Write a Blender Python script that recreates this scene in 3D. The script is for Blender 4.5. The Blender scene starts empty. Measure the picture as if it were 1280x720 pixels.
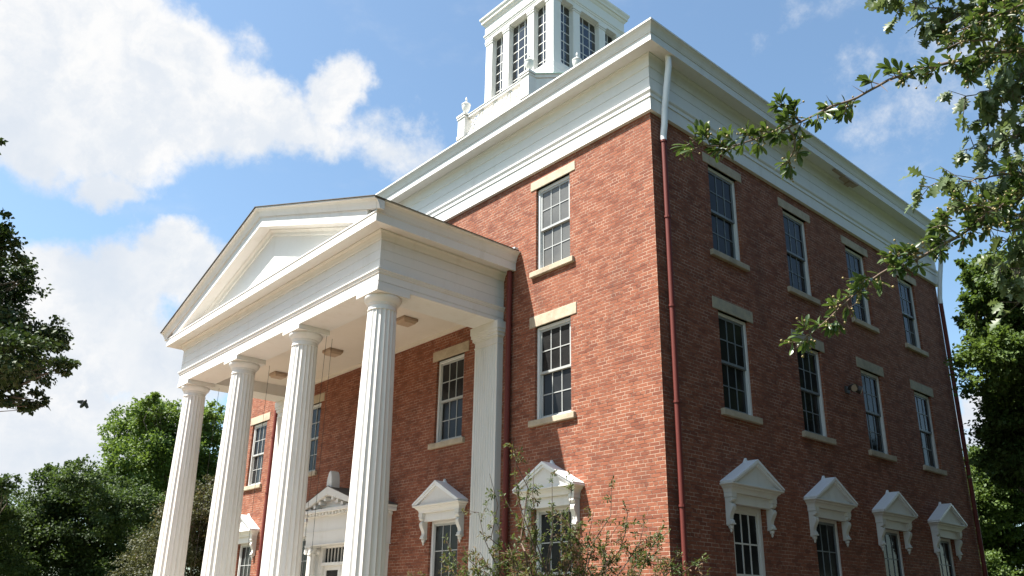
import bpy, bmesh, math, random
import numpy as np
from mathutils import Vector, Matrix

random.seed(7); rng = np.random.default_rng(11)
sc = bpy.context.scene
C = sc.collection
H = 10.95            # all building heights below are measured from the top of the brickwork; ground is H lower
R = math.radians

# ------------------------------------------------------------------ camera
F_PX, YAW, PITCH, ROLL = 1027.95, -0.8425, 0.3319, 0.0133
CAM = np.array([8.756, -11.179, -9.346 + H])
PPX, PPY = 650.17, 412.38
def cam_axes():
    cy, sy, c, s = math.cos(YAW), math.sin(YAW), math.cos(PITCH), math.sin(PITCH)
    f = np.array([sy*c, cy*c, s]); r = np.array([cy, -sy, 0.]); u = np.cross(r, f)
    return math.cos(ROLL)*r+math.sin(ROLL)*u, -math.sin(ROLL)*r+math.cos(ROLL)*u, f
AR, AU, AF = cam_axes()
def vdir(u, v):
    return AF + AR*(u-PPX)/F_PX - AU*(v-PPY)/F_PX
def at(u, v, d):
    """world point (ground = 0) seen in direction (u, v) at depth d metres"""
    return CAM + vdir(u, v)*d
cam = bpy.data.cameras.new('camera'); co = bpy.data.objects.new('camera', cam); C.objects.link(co)
cam.sensor_width = 36; cam.lens = F_PX/1280*36
cam.shift_x = -(PPX-640)/1280; cam.shift_y = (PPY-360)/1280
cam.clip_start = 0.05; cam.clip_end = 3000
co.matrix_world = Matrix(((AR[0], AU[0], -AF[0], CAM[0]), (AR[1], AU[1], -AF[1], CAM[1]), (AR[2], AU[2], -AF[2], CAM[2]), (0, 0, 0, 1)))
sc.camera = co

# ------------------------------------------------------------------ materials
class NT:
    def __init__(s, nt): s.nt = nt; s.n = nt.nodes; s.l = nt.links
    def add(s, t, **kw):
        n = s.n.new(t)
        for k, v in kw.items():
            if k == 'inp':
                for i, x in v.items(): s.set(n, i, x)
            else: setattr(n, k, v)
        return n
    def set(s, n, i, x):
        if isinstance(x, bpy.types.NodeSocket): s.l.new(x, n.inputs[i])
        else: n.inputs[i].default_value = x
    def math(s, op, a, b=0.0, c=0.0, clamp=False):
        n = s.add('ShaderNodeMath', operation=op, use_clamp=clamp)
        s.set(n, 0, a); s.set(n, 1, b)
        if op in ('MULTIPLY_ADD', 'SMOOTH_MAX', 'SMOOTH_MIN', 'COMPARE'): s.set(n, 2, c)
        return n.outputs[0]
    def vmath(s, op, a, b=(0, 0, 0)):
        n = s.add('ShaderNodeVectorMath', operation=op); s.set(n, 0, a); s.set(n, 1, b)
        return n.outputs['Value'] if op in ('DOT_PRODUCT', 'LENGTH') else n.outputs[0]
    def mix(s, f, a, b, blend='MIX'):
        n = s.add('ShaderNodeMix', data_type='RGBA', blend_type=blend)
        s.set(n, 0, f); s.set(n, 6, a); s.set(n, 7, b); return n.outputs[2]
    def noise(s, vec, scale, detail=4, rough=.55, out='Fac'):
        n = s.add('ShaderNodeTexNoise'); s.set(n, 'Scale', scale); s.set(n, 'Detail', detail); s.set(n, 'Roughness', rough)
        if vec is not None: s.l.new(vec, n.inputs['Vector'])
        return n.outputs[out]
    def maprange(s, x, a, b, c, d, smooth=False):
        n = s.add('ShaderNodeMapRange'); n.interpolation_type = 'SMOOTHSTEP' if smooth else 'LINEAR'
        for i, y in enumerate((x, a, b, c, d)): s.set(n, i, y)
        return n.outputs[0]
def rgb(*c): return (c[0], c[1], c[2], 1.0)
MATS = {}
def newmat(name):
    m = bpy.data.materials.new(name); m.use_nodes = True
    t = NT(m.node_tree); b = t.n['Principled BSDF']; MATS[name] = m
    return m, t, b
def pos(t): return t.add('ShaderNodeNewGeometry').outputs['Position']

def paint(name, col, rough=.5, dirt=.25, dirtcol=(.42, .37, .29), spec=.4):
    m, t, b = newmat(name); p = pos(t)
    st = t.vmath('MULTIPLY', p, (1.6, 1.6, .5))
    n1 = t.noise(st, 2.2, 6, .65); n2 = t.noise(p, 28, 4, .7); n3 = t.noise(p, .7, 3)
    f = t.maprange(n1, .48, .8, 0, dirt, True)
    c = t.mix(f, rgb(*col), rgb(*dirtcol))
    f2 = t.maprange(n2, .66, .76, 0, dirt*1.3, True)
    c = t.mix(f2, c, rgb(*dirtcol))
    c = t.mix(t.maprange(n3, .35, .7, 0, .12), c, rgb(col[0]*.8, col[1]*.78, col[2]*.72))
    t.set(b, 'Base Color', c); t.set(b, 'Roughness', t.maprange(n2, .3, .7, rough-.08, rough+.15))
    b.inputs['Specular IOR Level'].default_value = spec
    bp = t.add('ShaderNodeBump'); t.set(bp, 'Strength', .12); t.set(bp, 'Distance', .01); t.set(bp, 'Height', t.noise(p, 60, 5, .6))
    t.set(b, 'Normal', bp.outputs[0])
    return m
WHITE = paint('white_paint', (.655, .645, .615), .55, .28)
WHITE2 = paint('weathered_white_paint', (.60, .59, .55), .6, .45)
CREAM = paint('ceiling_paint', (.66, .61, .54), .6, .15)
GREYW = paint('window_grey_paint', (.62, .63, .62), .5, .12, (.3, .3, .28))
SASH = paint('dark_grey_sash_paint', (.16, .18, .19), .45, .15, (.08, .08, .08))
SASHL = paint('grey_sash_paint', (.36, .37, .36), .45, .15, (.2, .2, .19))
REDP = paint('dark_red_paint', (.135, .032, .025), .55, .3, (.06, .025, .02), .2)
METAL = paint('white_sheet_metal', (.74, .75, .76), .35, .12)
COPPER = paint('green_copper', (.35, .55, .48), .5, .3)
TAN = paint('brown_fixture_metal', (.34, .25, .18), .5, .3)
BLACKM = paint('dark_metal', (.05, .045, .04), .45, .2, (.12, .08, .05))

def brick_mat():
    m, t, b = newmat('red_brick'); p = pos(t)
    sx = t.add('ShaderNodeSeparateXYZ'); t.l.new(p, sx.inputs[0])
    u = t.math('ADD', sx.outputs[0], sx.outputs[1])
    wob = t.noise(p, 2.5, 2); wob2 = t.noise(t.vmath('MULTIPLY', p, (3, 3, 14)), 1.0, 2)
    u = t.math('ADD', u, t.math('MULTIPLY', wob2, .03))
    z = t.math('ADD', sx.outputs[2], t.math('MULTIPLY', t.math('SUBTRACT', wob, .5), .012))
    cv = t.add('ShaderNodeCombineXYZ'); t.set(cv, 0, u); t.set(cv, 1, z)
    br = t.add('ShaderNodeTexBrick'); br.offset = .5; br.squash = .5; br.squash_frequency = 6
    t.l.new(cv.outputs[0], br.inputs['Vector'])
    t.set(br, 'Scale', 1.0); t.set(br, 'Brick Width', .215); t.set(br, 'Row Height', .0685)
    t.set(br, 'Mortar Size', .0075); t.set(br, 'Mortar Smooth', .35); t.set(br, 'Bias', -.1)
    t.set(br, 'Color1', rgb(.262, .092, .050)); t.set(br, 'Color2', rgb(.178, .055, .032)); mn = t.noise(t.vmath('MULTIPLY', p, (1, 1, 2)), 2.6, 5, .75); t.set(br, 'Mortar', t.mix(t.maprange(mn, .40, .58, 0, 1, True), rgb(.08, .045, .033), rgb(.42, .30, .22)))
    # second brick grid with the same layout gives each brick an extra random tone
    b2 = t.add('ShaderNodeTexBrick'); b2.offset = .5; b2.squash = .5; b2.squash_frequency = 6
    t.l.new(cv.outputs[0], b2.inputs['Vector'])
    t.set(b2, 'Scale', 1.0); t.set(b2, 'Brick Width', .215); t.set(b2, 'Row Height', .0685); t.set(b2, 'Mortar Size', 0.0); t.set(b2, 'Bias', -.70)
    t.set(b2, 'Color1', rgb(1, 1, 1)); t.set(b2, 'Color2', rgb(.30, .30, .36)); 
    cc = t.mix(.75, br.outputs['Color'], b2.outputs['Color'], 'MULTIPLY')
    big = t.noise(p, .55, 4, .6)
    cc = t.mix(t.maprange(big, .35, .7, 0, .30), cc, rgb(.235, .09, .05))
    # pale mortar smears and soot, patchy
    sm = t.noise(t.vmath('MULTIPLY', p, (1, 1, 1.6)), 3.0, 6, .7)
    cc = t.mix(t.maprange(sm, .62, .80, 0, .30, True), cc, rgb(.36, .23, .155))
    so = t.noise(t.vmath('MULTIPLY', p, (1.2, 1.2, .5)), 1.1, 5, .65)
    cc = t.mix(t.maprange(so, .5, .75, 0, .5, True), cc, rgb(.085, .04, .03))
    fine = t.noise(p, 45, 4, .7)
    cc = t.mix(t.maprange(fine, .3, .7, .0, .22), cc, rgb(.12, .05, .04))
    t.set(b, 'Base Color', cc); t.set(b, 'Roughness', .9); b.inputs['Specular IOR Level'].default_value = .2
    hgt = t.math('ADD', t.math('MULTIPLY', br.outputs['Fac'], -1.0), t.math('MULTIPLY', fine, .5))
    bp = t.add('ShaderNodeBump'); t.set(bp, 'Strength', .6); t.set(bp, 'Distance', .012); t.set(bp, 'Height', hgt)
    t.set(b, 'Normal', bp.outputs[0])
    return m
BRICK = brick_mat()

def stone(name, a, c2, sc_=6.0):
    m, t, b = newmat(name); p = pos(t)
    n = t.noise(p, sc_, 6, .7); n2 = t.noise(p, 40, 4, .6); n3 = t.noise(p, 1.7, 4)
    c = t.mix(t.maprange(n, .35, .7, 0, 1), rgb(*a), rgb(*c2))
    c = t.mix(t.maprange(n3, .5, .75, 0, .5, True), c, rgb(c2[0]*.5, c2[1]*.5, c2[2]*.5))
    t.set(b, 'Base Color', c); b.inputs['Roughness'].default_value = .9
    bp = t.add('ShaderNodeBump'); t.set(bp, 'Strength', .5); t.set(bp, 'Distance', .015); t.set(bp, 'Height', t.math('ADD', n, t.math('MULTIPLY', n2, .4)))
    t.set(b, 'Normal', bp.outputs[0]); return m
BUFF = stone('buff_stone', (.45, .375, .275), (.33, .27, .195))
GREYST = stone('grey_weathered_stone', (.40, .34, .235), (.25, .235, .19))
LIME = stone('limestone', (.45, .42, .36), (.33, .31, .27))
CONC = stone('warm_bounce_paving', (.36, .22, .155), (.28, .165, .115), 2.0)  # warm tone chosen for the light it throws up under the portico
DARK_GROUND = stone('low_bounce_ground', (.035, .026, .02), (.02, .016, .012), 12.0)  # kept dark so the added ground sheet reflects little light

def glass_mat(name, base, rough=.04, spec=.5, var=.5):
    m, t, b = newmat(name); p = pos(t)
    n = t.noise(p, 1.3, 3)
    t.set(b, 'Base Color', t.mix(t.maprange(n, .4, .65, 0, var, True), rgb(*base), rgb(base[0]*.35, base[1]*.35, base[2]*.38)))
    b.inputs['Roughness'].default_value = rough; b.inputs['IOR'].default_value = 1.5
    b.inputs['Specular IOR Level'].default_value = spec
    bp = t.add('ShaderNodeBump'); t.set(bp, 'Strength', .06); t.set(bp, 'Distance', .02); t.set(bp, 'Height', t.noise(p, 4, 2))
    t.set(b, 'Normal', bp.outputs[0]); return m
GLASS = glass_mat('dark_window_glass', (.021, .0215, .0215), .1, .12)
SCREEN = glass_mat('grey_screened_glass', (.115, .115, .108), .3, .3, .35)
def clear_mat():
    m, t, b = newmat('clear_old_glass')
    tr = t.add('ShaderNodeBsdfTransparent'); t.set(tr, 0, rgb(.72, .76, .78)); gl = t.add('ShaderNodeBsdfGlossy'); t.set(gl, 'Roughness', .05)
    lw = t.add('ShaderNodeFresnel'); t.set(lw, 0, 1.6)
    mx = t.add('ShaderNodeMixShader'); t.set(mx, 0, t.math('MULTIPLY_ADD', lw.outputs[0], 1.0, .08)); t.l.new(tr.outputs[0], mx.inputs[1]); t.l.new(gl.outputs[0], mx.inputs[2])
    t.l.new(mx.outputs[0], t.n['Material Output'].inputs[0]); return m
CLEAR = clear_mat()

def shingle():
    m, t, b = newmat('dark_shingles'); p = pos(t)
    n = t.noise(p, 9, 5, .7)
    t.set(b, 'Base Color', t.mix(n, rgb(.035, .033, .032), rgb(.13, .115, .10))); b.inputs['Roughness'].default_value = .95
    bp = t.add('ShaderNodeBump'); t.set(bp, 'Strength', .6); t.set(bp, 'Height', n); t.set(b, 'Normal', bp.outputs[0]); return m
SHINGLE = shingle()

def grass_mat():
    m, t, b = newmat('lawn_grass'); p = pos(t)
    n = t.noise(p, .35, 6, .6); n2 = t.noise(p, 30, 5, .7)
    c = t.mix(n, rgb(.05, .075, .025), rgb(.085, .10, .045)); c = t.mix(t.math('MULTIPLY', n2, .5), c, rgb(.03, .06, .014))
    t.set(b, 'Base Color', c); b.inputs['Roughness'].default_value = .95
    bp = t.add('ShaderNodeBump'); t.set(bp, 'Strength', .8); t.set(bp, 'Height', n2); t.set(b, 'Normal', bp.outputs[0]); return m
GRASS = grass_mat()

def leaf_mat(name, dark, light, third=None, trans=.35, gloss=.45):
    m, t, b = newmat(name)
    a = t.add('ShaderNodeAttribute', attribute_name='tint').outputs['Fac']
    c = t.mix(t.maprange(a, .1, .9, 0, 1), rgb(*dark), rgb(*light))
    if third: c = t.mix(t.maprange(a, .80, .86, 0, 1), c, rgb(*third))
    n = t.noise(pos(t), 14, 2); c = t.mix(t.maprange(n, .3, .7, 0, .3), c, rgb(dark[0]*.8, dark[1]*.8, dark[2]*.8))
    t.set(b, 'Base Color', c); b.inputs['Roughness'].default_value = gloss; b.inputs['Specular IOR Level'].default_value = .35
    tl = t.add('ShaderNodeBsdfTranslucent'); t.set(tl, 0, t.mix(.5, c, rgb(light[0]*1.5, light[1]*1.5, light[2]*.7)))
    mx = t.add('ShaderNodeMixShader'); t.set(mx, 0, trans); t.l.new(b.outputs[0], mx.inputs[1]); t.l.new(tl.outputs[0], mx.inputs[2])
    t.l.new(mx.outputs[0], t.n['Material Output'].inputs[0]); return m
def bark_mat(name, a, b_):
    m, t, b = newmat(name); p = pos(t); n = t.noise(t.vmath('MULTIPLY', p, (1, 1, .25)), 18, 5, .7)
    t.set(b, 'Base Color', t.mix(n, rgb(*a), rgb(*b_))); b.inputs['Roughness'].default_value = .95
    bp = t.add('ShaderNodeBump'); t.set(bp, 'Strength', .7); t.set(bp, 'Height', n); t.set(b, 'Normal', bp.outputs[0]); return m
BARK = bark_mat('grey_brown_bark', (.05, .04, .03), (.16, .13, .10))
TWIG = bark_mat('red_brown_twig_bark', (.07, .045, .032), (.17, .12, .09))
L_MAPLE = leaf_mat('maple_leaf', (.012, .027, .008), (.042, .072, .017), None, .18, .6)
L_BRIGHT = leaf_mat('bright_green_leaf', (.06, .11, .02), (.13, .19, .04), None, .35, .6)
L_DARK = leaf_mat('dark_green_leaf', (.026, .050, .014), (.072, .11, .030), None, .30, .65)
L_BROWN = leaf_mat('bronze_green_leaf', (.040, .048, .020), (.085, .085, .038), (.10, .062, .04), .3, .6)
L_SHADE = leaf_mat('deep_green_leaf', (.018, .036, .012), (.042, .07, .022), None, .2, .7)  # dark so the added side-lawn trees return little light to the wall
L_MID = leaf_mat('mid_green_leaf', (.04, .08, .018), (.10, .15, .035), None, .35, .6)
L_OAK = leaf_mat('oak_leaf', (.06, .095, .034), (.14, .18, .085), None, .35, .45)
L_HAW = leaf_mat('hawthorn_leaf', (.028, .056, .015), (.085, .125, .032), None, .28, .35)
L_SHRUB = leaf_mat('shrub_leaf', (.045, .072, .02), (.105, .13, .042), (.15, .072, .04), .35, .6)
def plain(name, c, r=.5):
    m, t, b = newmat(name); n = t.noise(pos(t), 60, 3)
    t.set(b, 'Base Color', t.mix(n, rgb(*[x*.7 for x in c]), rgb(*[min(1, x*1.25) for x in c]))); b.inputs['Roughness'].default_value = r; return m
BERRY = plain('tan_orange_berry', (.20, .15, .05), .5)
INSECT = plain('black_insect', (.02, .018, .02), .4)

# ------------------------------------------------------------------ mesh builder
class MB:
    def __init__(s): s.v = []; s.f = []
    def add(s, vs, fs):
        o = len(s.v); s.v += [tuple(map(float, q)) for q in vs]; s.f += [tuple(i+o for i in f) for f in fs]; return s
    def box(s, x0, x1, y0, y1, z0, z1):
        return s.add([(x0,y0,z0),(x1,y0,z0),(x1,y1,z0),(x0,y1,z0),(x0,y0,z1),(x1,y0,z1),(x1,y1,z1),(x0,y1,z1)],
                     [(0,3,2,1),(4,5,6,7),(0,1,5,4),(1,2,6,5),(2,3,7,6),(3,0,4,7)])
    def loft(s, rings, caps=True, close=True):
        n = len(rings[0]); vs = [p for r in rings for p in r]; fs = []
        for i in range(len(rings)-1):
            for j in range(n if close else n-1):
                k = (j+1) % n
                fs.append((i*n+j, i*n+k, (i+1)*n+k, (i+1)*n+j))
        if caps: fs += [tuple(range(n))[::-1], tuple(range((len(rings)-1)*n, len(rings)*n))]
        return s.add(vs, fs)
    def extr(s, poly, ax, a, b):
        """polygon of two coords extruded along axis ax (0: (y,z), 1: (x,z), 2: (x,y))"""
        def P(q, t): return (t, q[0], q[1]) if ax == 0 else ((q[0], t, q[1]) if ax == 1 else (q[0], q[1], t))
        return s.loft([[P(q, a) for q in poly], [P(q, b) for q in poly]])
    def lathe(s, prof, cx, cy, n=32, sq=None):
        rings = [[(cx+r*math.cos(2*math.pi*k/n), cy+r*math.sin(2*math.pi*k/n), z) for k in range(n)] for r, z in prof]
        return s.loft(rings)
    def tube(s, path, rad, n=8):
        path = [np.array(p, float) for p in path]; m = len(path)
        if not hasattr(rad, '__len__'): rad = [rad]*m
        rings = []; ref = np.array([.13, .27, .95])
        for i in range(m):
            d = path[min(i+1, m-1)]-path[max(i-1, 0)]; d /= np.linalg.norm(d)+1e-9
            if i == 0: a = np.cross(d, ref if abs(d@ref) < .9 else np.array([1., 0, 0]))
            else: a = a-d*(a@d)
            a /= np.linalg.norm(a)+1e-9; b = np.cross(d, a)
            rings.append([path[i]+rad[i]*(a*math.cos(2*math.pi*k/n)+b*math.sin(2*math.pi*k/n)) for k in range(n)])
        return s.loft(rings)
    def sweep(s, prof, corners, closed):
        """prof: closed polygon of (offset, z); corners: functions of offset giving (x, y)"""
        rings = [[(*c(e), z) for e, z in prof] for c in corners]
        if closed: return s.loft(rings+[rings[0]], caps=False)
        return s.loft(rings)
    def ball(s, c, r, n=8, m=6, sz=(1, 1, 1)):
        rings = []
        for i in range(1, m):
            t = math.pi*i/m
            rings.append([(c[0]+r*sz[0]*math.sin(t)*math.cos(2*math.pi*k/n), c[1]+r*sz[1]*math.sin(t)*math.sin(2*math.pi*k/n), c[2]-r*sz[2]*math.cos(t)) for k in range(n)])
        return s.loft(rings)

def wpos(o):
    return wpos(o.parent)+o.location if o.parent else o.location.copy()
def obj(name, mb, mat, parent=None, lift=H, local=False, smooth=None, bevel=0, loc=None):
    me = bpy.data.meshes.new(name); o = bpy.data.objects.new(name, me); C.objects.link(o)
    if parent is not None: o.parent = parent
    off = Vector((0, 0, 0))
    if loc is not None: o.location = loc
    if not local: off = wpos(o)-Vector((0, 0, lift))
    me.from_pydata([(x-off.x, y-off.y, z-off.z) for x, y, z in mb.v], [], mb.f)
    bm = bmesh.new(); bm.from_mesh(me); bmesh.ops.recalc_face_normals(bm, faces=bm.faces); bm.to_mesh(me); bm.free()
    me.materials.append(mat)
    if smooth is not None:
        me.polygons.foreach_set('use_smooth', [True]*len(me.polygons)); me.set_sharp_from_angle(angle=R(smooth))
    if bevel:
        b = o.modifiers.new('bevel', 'BEVEL'); b.width = bevel; b.segments = 2; b.limit_method = 'ANGLE'
    return o
def empty(name, loc, rz=0, parent=None):
    o = bpy.data.objects.new(name, None); C.objects.link(o); o.location = loc; o.rotation_euler.z = rz
    if parent: o.parent = parent
    return o
def tag(o, label, cat, group=None, kind=None):
    if label: o['label'] = label
    if cat: o['category'] = cat
    if group: o['group'] = group
    if kind: o['kind'] = kind
    return o
def copy_tree(o, parent=None):
    c = o.copy(); C.objects.link(c); c.parent = parent
    for ch in o.children: copy_tree(ch, c)
    return c

# ------------------------------------------------------------------ dimensions
XC = -9.565; XL = 2*XC; L = 13.28              # facade centre, left end, depth of the building
P = 3.272; XR = -4.334; XRL = 2*XC-XR; HALF = XR-XC
W = 1.05; ZF = -10.25                          # window width, porch floor
Z3, T3 = -2.352, -.35; Z2, T2 = -5.635, -3.625; Z1, T1 = -9.85, -7.40
colsF = [-2.772, -6.235, -12.895, -16.358]
colsS = [2.379, 5.274, 8.203, 11.123]

bld = empty('brick_building', (XC, L/2, 0))
tag(bld, 'red brick college hall with a white columned portico, white cornice and rooftop cupola', 'building')

# ------------------------------------------------------------------ walls
def wall_sheet(mb, fixed, axis, a0, a1, z0, z1, opens, depth=.24, out=-1):
    """axis 'x': wall runs along x at y=fixed; 'y': along y at x=fixed. opens: (a0,a1,z0,z1)"""
    def Pt(a, z, d=0): return (a, fixed-out*d, z) if axis == 'x' else (fixed-out*d, a, z)
    As = sorted({a0, a1, *[o[0] for o in opens], *[o[1] for o in opens]}); Zs = sorted({z0, z1, *[o[2] for o in opens], *[o[3] for o in opens]})
    for i in range(len(As)-1):
        for j in range(len(Zs)-1):
            ca, cz = (As[i]+As[i+1])/2, (Zs[j]+Zs[j+1])/2
            if any(o[0] < ca < o[1] and o[2] < cz < o[3] for o in opens): continue
            mb.add([Pt(As[i], Zs[j]), Pt(As[i+1], Zs[j]), Pt(As[i+1], Zs[j+1]), Pt(As[i], Zs[j+1])], [(0, 1, 2, 3)])
    for o in opens:
        q = [(o[0], o[2]), (o[1], o[2]), (o[1], o[3]), (o[0], o[3])]
        for k in range(4):
            a, b = q[k], q[(k+1) % 4]
            mb.add([Pt(*a), Pt(*b), Pt(*b, depth), Pt(*a, depth)], [(0, 1, 2, 3)])
        mb.add([Pt(*c, depth) for c in q], [(0, 1, 2, 3)])
ZB = -10.3
frontwins = []   # (x centre, sill z, top z, storey)
for i, x in enumerate(colsF):
    for (zs, zt, st) in ((Z3, T3, 3), (Z2, T2, 2), (Z1, T1, 1)):
        if st == 3 and i in (1, 2): continue
        frontwins.append((x, zs, zt, st))
fo = [(x-W/2, x+W/2, zs, zt) for x, zs, zt, st in frontwins]
fo.append((XC-.86, XC+.86, ZF, -7.72))
so = [(y-W/2, y+W/2, zs, zt) for y in colsS for zs, zt in ((Z3, T3), (Z2, T2), (Z1, T1))]
w = MB(); wall_sheet(w, 0, 'x', XL, 0, ZB, .1, fo, out=-1)
wall_sheet(w, 0, 'y', 0, L, ZB, .1, so, out=1)
wall_sheet(w, L, 'x', XL, 0, ZB, .1, [], out=1); wall_sheet(w, XL, 'y', 0, L, ZB, .1, [], out=-1)
obj('wall', w, BRICK, bld)
def rect(x0, x1, y0, y1):
    return [lambda e: (x1+e, y0-e), lambda e: (x1+e, y1+e), lambda e: (x0-e, y1+e), lambda e: (x0-e, y0-e)]
main = rect(XL, 0, 0, L)
f = MB(); f.sweep([(-.05, -11.2), (.07, -11.2), (.07, -10.36), (.05, -10.3), (-.05, -10.3)], main, True); obj('foundation', f, LIME, bld)

# ------------------------------------------------------------------ main cornice
m = MB(); m.sweep([(-.1, 1.335), (.17, 1.335), (.44, 1.305), (.45, 1.305), (.45, 1.475), (.465, 1.475), (.465, 1.495), (.475, 1.51), (.49, 1.55), (.52, 1.60), (.545, 1.625), (.555, 1.635), (.555, 1.652), (.57, 1.652), (.57, 1.69), (-.1, 1.72)], main, True)
cor = obj('cornice', m, WHITE, bld)
m = MB(); m.sweep([(-.1, 1.08), (.085, 1.08), (.095, 1.10), (.10, 1.18), (.12, 1.26), (.145, 1.30), (.16, 1.31), (.16, 1.335), (-.1, 1.335)], main, True); obj('bed_moulding', m, WHITE, cor)
m = MB(); m.sweep([(-.1, .57), (.07, .57), (.07, .822), (.058, .826), (.058, .834), (.07, .838), (.07, 1.08), (-.1, 1.08)], main, True); obj('frieze', m, WHITE, cor)
m = MB(); m.sweep([(-.1, .36), (.10, .36), (.10, .40), (.088, .41), (.088, .46), (.105, .475), (.12, .50), (.12, .545), (.09, .57), (-.1, .57)], main, True); obj('fillet_moulding', m, WHITE, cor)
m = MB(); m.sweep([(-.1, .07), (.08, .07), (.08, .36), (-.1, .36)], main, True); obj('architrave', m, WHITE, cor)
# sprung boards under the side eave
m = MB(); m.box(.27, .445, 7.25, 7.95, 1.262, 1.296); m.box(.24, .40, 7.55, 7.75, 1.225, 1.259); m.box(.35, .43, 6.75, 7.2, 1.278, 1.297); obj('sprung_board', m, TAN, cor)
# roof: low hip up to the deck of the cupola
m = MB(); rr = [(XL-.53, -.53, 1.70), (.53, -.53, 1.70), (.53, L+.53, 1.70), (XL-.53, L+.53, 1.70)]
YQ = 6.679
rt = [(XC-3.2, YQ-3.2, 4.6), (XC+3.2, YQ-3.2, 4.6), (XC+3.2, YQ+3.2, 4.6), (XC-3.2, YQ+3.2, 4.6)]
m.loft([rr, rt]); obj('roof', m, SHINGLE, bld)

# ------------------------------------------------------------------ windows
def sash_mb(hw, z0, z1, y0, y1, cols=3, rows=2, st=.05, mu=.02):
    b = MB()
    b.box(-hw, -hw+st, y0, y1, z0, z1); b.box(hw-st, hw, y0, y1, z0, z1)
    b.box(-hw+st, hw-st, y0, y1, z0, z0+st); b.box(-hw+st, hw-st, y0, y1, z1-st, z1)
    iw = 2*hw-2*st
    xs = [-hw+st+iw*k/cols for k in range(1, cols)]
    ih = z1-z0-2*st
    for x in xs: b.box(x-mu/2, x+mu/2, y0+.004, y1-.004, z0+st, z1-st)
    for k in range(1, rows):
        z = z0+st+ih*k/rows
        e = [-hw+st]+[q for x in xs for q in (x-mu/2, x+mu/2)]+[hw-st]
        for q in range(0, len(e), 2): b.box(e[q], e[q+1], y0+.004, y1-.004, z-mu/2, z+mu/2)
    return b
def pane_mb(hw, z0, z1, y): return MB().add([(-hw+.05, y, z0+.05), (hw-.05, y, z0+.05), (hw-.05, y, z1-.05), (-hw+.05, y, z1-.05)], [(0, 1, 2, 3)])
def make_window(h, lintel, sashmat, framemat, glass, lintmat=BUFF, wideframe=.065, sm=.02):
    hw = W/2; fr = MB(); t = wideframe
    fr.box(-hw, -hw+t, .062, .22, 0, h); fr.box(hw-t, hw, .062, .22, 0, h); fr.box(-hw+t, hw-t, .062, .22, h-t, h); fr.box(-hw+t, hw-t, .062, .22, 0, .045)
    o = obj('window', fr, framemat, None, local=True, bevel=.006)
    mid = .045+(h-t-.045)*.5; ih = hw-t
    obj('sash', sash_mb(ih, mid-.02, h-t, .085, .12, mu=sm), sashmat, o, local=True)
    obj('sash', sash_mb(ih, .045, mid+.025, .125, .16, mu=sm), sashmat, o, local=True)
    obj('pane', pane_mb(ih, mid-.02, h-t, .102), glass, o, local=True)
    obj('pane', pane_mb(ih, .045, mid+.025, .142), glass, o, local=True)
    if lintel:
        b = MB().box(-hw-.173, hw+.173, -.018, .10, h, h+lintel); obj('lintel', b, lintmat, o, local=True, bevel=.012)
    s = MB().box(-hw-.13, hw+.13, -.075, .10, -.13, -.003); obj('sill', s, BUFF, o, local=True, bevel=.014)
    return o
protos = {}
def window(h, lintel, kind):
    key = (round(h, 2), lintel, kind)
    if key not in protos:
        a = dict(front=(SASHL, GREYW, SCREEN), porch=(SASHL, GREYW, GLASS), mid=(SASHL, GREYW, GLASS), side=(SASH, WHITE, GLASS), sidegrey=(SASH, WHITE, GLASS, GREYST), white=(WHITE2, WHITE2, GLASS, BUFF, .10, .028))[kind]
        protos[key] = make_window(h, lintel, *a); return protos[key]
    return copy_tree(protos[key])
def put(o, loc, rz):
    o.parent = bld; o.location = Vector((loc[0], loc[1], loc[2]+H))-bld.location; o.rotation_euler.z = rz

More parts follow.
